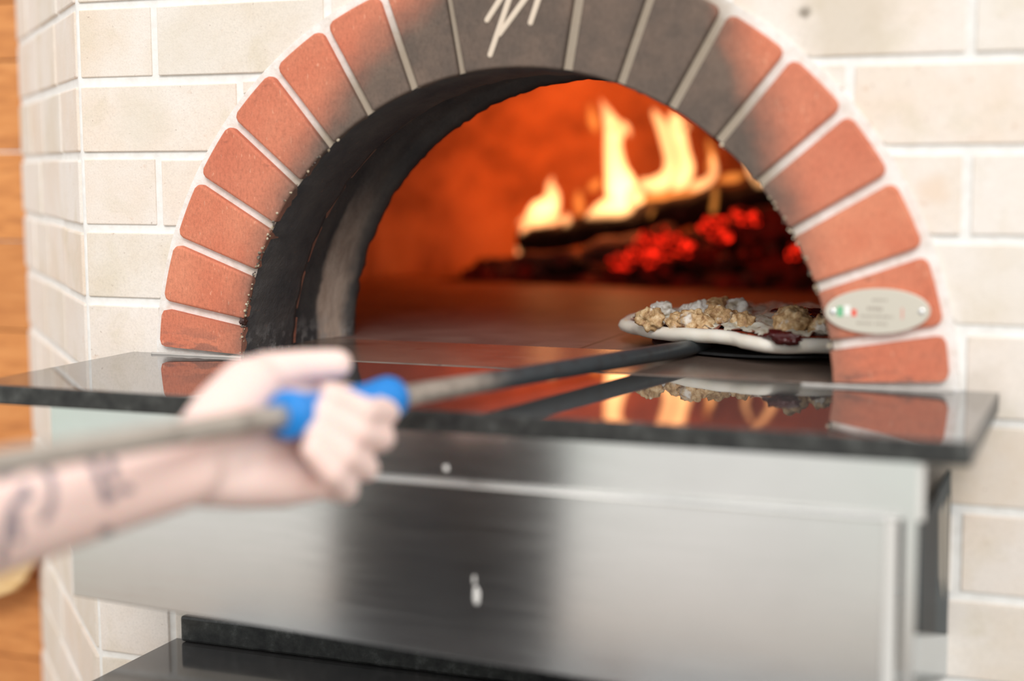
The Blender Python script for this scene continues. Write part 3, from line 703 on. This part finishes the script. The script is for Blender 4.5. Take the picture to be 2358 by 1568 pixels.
def along(px):   # parameter along the rod where it is seen at image column px
    lo, hi = 0., 1.2
    for _ in range(50):
        mid = (lo+hi)/2; d = A+dr*mid-CAM; x = PW/2+FPX*d.dot(rt)/d.dot(fw)
        if x > px: lo = mid
        else: hi = mid
    return lo
ta, tb = along(912), along(648); n = 12; Lg = tb-ta
prof = [(0, .010), (.02, .0150), (.07, .0168), (.14, .0160), (.24, .0138), (.5, .0130), (.72, .0132), (.83, .0145), (.90, .0172), (.96, .0178), (.99, .0160), (1, .0098)]
tube(bm, [A+dr*(ta+Lg*a) for a, b in prof], [b for a, b in prof], 32); gr = obj('sliding_grip', bm, simple('blue_plastic', (.008, .23, .68), .35), peel, True); gr['label'] = 'bright blue plastic grip sleeve'

# ------------------------------------------------------------------ person
per = setp(empty('person', (-.33, -1.1, -1.05)), 'tattooed forearm and hand of a person holding the blue grip of the peel', 'person')
def skin_mat():
    m = M('skin'); c = m.mix(m.noise(18, 3), (.92, .63, .56), (.96, .74, .68)); t = m.attr('tattoo')
    c = m.mix(m.math('MULTIPLY', t, .8), c, (.10, .11, .16)); x = m.set(c, .5)
    m.b.inputs['Subsurface Weight'].default_value = .35; m.b.inputs['Subsurface Radius'].default_value = (.012, .004, .002); m.b.inputs['Subsurface Scale'].default_value = 1; return x
SKIN = skin_mat()
bm = bmesh.new()
def chain(P):
    Q = [(Vector(p[0]) if not isinstance(p[0], (int, float)) else at(p[0], p[1], p[2]), p[-1]) for p in P]
    for (a, ra), (b, rb) in zip(Q[:-1], Q[1:]): capsule(bm, a, b, ra, rb)
wr = at(430, 1080, 1.055); el = wr + (at(0, 1190, .99)-wr).normalized()*.265
shL, shR = Vector((-.42, -.95, .20)), Vector((-.25, -1.27, .21)); neck = (shL+shR)/2+Vector((0, 0, .05)); pel = Vector((-.33, -1.10, -.20))
chain([(el, .043), (wr.lerp(el, .55), .038), (wr.lerp(el, .2), .030), (wr, .0265)])
chain([(wr+up*.006, .024), (at(560, 1040, 1.10), .026), (at(640, 1020, 1.13), .024)])
chain([(el, .043), (el.lerp(shL, .5), .048), (shL, .055)])
# palm
for mcp in ((700, 900, 1.150), (712, 955, 1.155), (708, 1015, 1.150), (688, 1070, 1.140)):
    chain([(500, 1060, 1.075, .023), (*mcp, .0135)])
chain([(445, 1100, 1.06, .020), (560, 1105, 1.09, .021), (660, 1112, 1.115, .018), (712, 1118, 1.125, .013)])
chain([(450, 1045, 1.06, .023), (520, 960, 1.085, .026), (575, 895, 1.11, .024), (610, 862, 1.125, .0165), (700, 843, 1.135, .0125), (776, 838, 1.14, .0112)])
chain([(560, 960, 1.10, .024), (640, 950, 1.14, .020)])
fing = [[(700, 905, 1.155, .0115), (800, 915, 1.160, .0108), (888, 950, 1.140, .0106), (838, 945, 1.104, .0098), (764, 908, 1.096, .0088)],
        [(712, 960, 1.155, .0115), (800, 985, 1.158, .0108), (878, 1008, 1.132, .0106), (820, 995, 1.100, .0099), (738, 952, 1.090, .0089)],
        [(706, 1015, 1.150, .011), (780, 1050, 1.150, .0105), (842, 1078, 1.122, .0103), (794, 1048, 1.092, .0094), (722, 994, 1.083, .0085)],
        [(690, 1075, 1.140, .0105), (745, 1120, 1.135, .0100), (796, 1128, 1.110, .0098), (762, 1090, 1.085, .0088), (716, 1036, 1.078, .0079)]]
for f in fing: chain(f)
# rest of the body, out of frame to the left of the viewer
chain([(shL, .055), (neck, .06), (shR, .055)]); chain([(neck, .055), (neck+Vector((.0, .02, .13)), .05)])
hc_ = neck+Vector((.02, .05, .22))
for d, r in ((Vector((0, 0, .03)), .088), (Vector((.0, .03, -.02)), .072), (Vector((.012, .055, -.075)), .042)): capsule(bm, hc_+d, hc_+d+Vector((0, .001, 0)), r, r)
fdir = Vector((.45, .85, 0)).normalized(); sdir = Vector((fdir.y, -fdir.x, 0))
capsule(bm, hc_+fdir*.085+Vector((0, 0, .015)), hc_+fdir*.108+Vector((0, 0, -.022)), .010, .014)
for s in (-1, 1):
    capsule(bm, hc_+sdir*s*.082+Vector((0, 0, .01)), hc_+sdir*s*.088+Vector((0, 0, -.02)), .014, .010)
    capsule(bm, hc_+sdir*s*.03+fdir*.078+Vector((0, 0, .03)), hc_+sdir*s*.034+fdir*.078+Vector((0, 0, .03)), .016, .016)
chain([(neck-Vector((0, 0, .1)), .12), (pel+Vector((0, 0, .2)), .115), (pel, .125)])
hipx = (shR-shL).normalized()
for s in (-1, 1):
    h = pel+hipx*s*.085; k = h+Vector((s*.02, .03, -.42)); a_ = k+Vector((0, -.04, -.38)); chain([(h, .085), (k, .055), (a_, .038)]); chain([(a_-Vector((0, 0, .015)), .035), (a_+fdir*.15-Vector((0, 0, .018)), .03)])
Ee = A+dr*1.16
elR = Vector((-.16, -1.32, -.03)); chain([(shR, .055), (elR, .042), (Ee+Vector((.0, -.035, .012)), .027), (Ee+Vector((0, 0, .012)), .022)])
for i in range(4):
    q = Ee-dr*(.03-.02*i); chain([(q+Vector((0, -.01, .014)), .010), (q+Vector((.026, 0, .004)), .0095), (q+Vector((.018, 0, -.020)), .009), (q+Vector((-.004, 0, -.022)), .008)])
chain([(Ee+Vector((0, 0, .015)), .014), (Ee-dr*.03+Vector((-.02, 0, .018)), .011), (Ee-dr*.05+Vector((-.018, 0, -.004)), .010)])
body = obj('body', bm, SKIN, None); fuse(body, .0026, 3); adopt(body, per)
# tattoos: dark ink lines on the forearm
ink = [[(60, 1062), (95, 1072), (118, 1100), (122, 1140), (112, 1180), (100, 1196)], [(0, 1100), (30, 1088), (60, 1065)], [(205, 1042), (212, 1060), (222, 1085), (236, 1120), (244, 1152)], [(215, 1040), (245, 1025), (262, 1022)], [(244, 1152), (262, 1140)], [(285, 1130), (300, 1128)],
       [(55, 1150), (68, 1140)], [(35, 1180), (40, 1240)], [(10, 1235), (25, 1170), (60, 1120)], [(0, 1290), (14, 1240)], [(238, 1224), (250, 1222)], [(262, 1100), (255, 1060)]]
me = body.data; at_ = me.attributes.new('tattoo', 'FLOAT', 'POINT'); vals = [0.]*len(me.vertices)
for i, v in enumerate(me.vertices):
    c = v.co; t = (c-wr).dot((el-wr).normalized())
    if .015 < t < .30 and (c-(wr+(el-wr).normalized()*t)).length < .06:
        d = c-CAM; D = d.dot(fw); x = PW/2+FPX*d.dot(rt)/D; y = PH/2-FPX*d.dot(up)/D
        if (c-(wr+(el-wr).normalized()*t)).dot(fw) > .006: continue
        for ln in ink:
            for (ax, ay), (bx, by) in zip(ln[:-1], ln[1:]):
                L2 = (bx-ax)**2+(by-ay)**2; k = max(0, min(1, ((x-ax)*(bx-ax)+(y-ay)*(by-ay))/L2)); dd = math.hypot(x-ax-k*(bx-ax), y-ay-k*(by-ay))
                vals[i] = max(vals[i], max(0, min(1, (12-dd)/4)))
at_.data.foreach_set('value', vals)
# clothes
bm = bmesh.new()
chain([(shL, .068), (neck-Vector((0, 0, .02)), .075), (shR, .068)]); chain([(neck-Vector((0, 0, .1)), .135), (pel+Vector((0, 0, .2)), .130), (pel+Vector((0, 0, -.02)), .142)])
chain([(shL, .066), (shL.lerp(el, .5), .060)]); chain([(shR, .066), (shR.lerp(elR, .5), .060)])
sh = obj('shirt', bm, simple('dark_shirt', (.045, .035, .033), .9), None); fuse(sh, .008, 3); adopt(sh, per)
bm = bmesh.new()
for s in (-1, 1):
    h = pel+hipx*s*.085; k = h+Vector((s*.02, .03, -.42)); a_ = k+Vector((0, -.04, -.36)); chain([(pel, .135), (h, .10), (k, .072), (a_, .062)])
tr = obj('trousers', bm, simple('dark_trousers', (.04, .04, .045), .9), None); fuse(tr, .008, 3); adopt(tr, per)
bm = bmesh.new()
for v in blob(bm, hc_+Vector((0, 0, .045))-fdir*.012, .098, 4, .12, 5): pass
bmesh.ops.bisect_plane(bm, geom=bm.verts[:]+bm.edges[:]+bm.faces[:], plane_co=hc_+Vector((0, 0, .03))+fdir*.03, plane_no=(fdir*.8-Vector((0, 0, .6))).normalized(), clear_outer=True)
obj('hair', bm, simple('brown_hair', (.06, .035, .02), .8), per, True)
for s in (-1, 1):
    bm = bmesh.new(); blob(bm, hc_+sdir*s*.032+fdir*.088+Vector((0, 0, .03)), .009, 2, 0); obj('eye', bm, simple('eye', (.1, .07, .05), .2), per, True)
bm = bmesh.new(); capsule(bm, hc_+sdir*-.02+fdir*.092+Vector((0, 0, -.055)), hc_+sdir*.02+fdir*.092+Vector((0, 0, -.055)), .005, .005); obj('mouth', bm, simple('lips', (.5, .2, .17), .5), per, True)

# ------------------------------------------------------------------ wooden board hanging at the left, ground
bm = bmesh.new(); tl = bm.loops.layers.float_color.new('tint')
P = [on(x, y, 1, .36) for x, y in ((-330, 1120), (90, 1150), (98, 1230), (78, 1305), (62, 1340), (42, 1358), (0, 1372), (-330, 1390))]
prism(bm, [(q.x, q.z) for q in P], .345, .363)
o = bevel(obj('wooden_peel', bm, wood_mat('pale_board', (.66, .40, .16), (.82, .58, .30), (.88, .70, .44))), .003, 2); setp(o, 'pale wooden board with a rounded corner leaning on the orange timber wall', 'wooden board')
bm = bmesh.new(); box(bm, -3.2, 3.2, -3.2, .9, -1.10, -1.05)
fm = M('pale_paving'); fm = fm.set(fm.ramp(fm.noise(4, 5), ((.4, (.28, .21, .165)), (.6, (.36, .28, .22)))), .8)
setp(obj('floor', bm, fm), kind='structure')
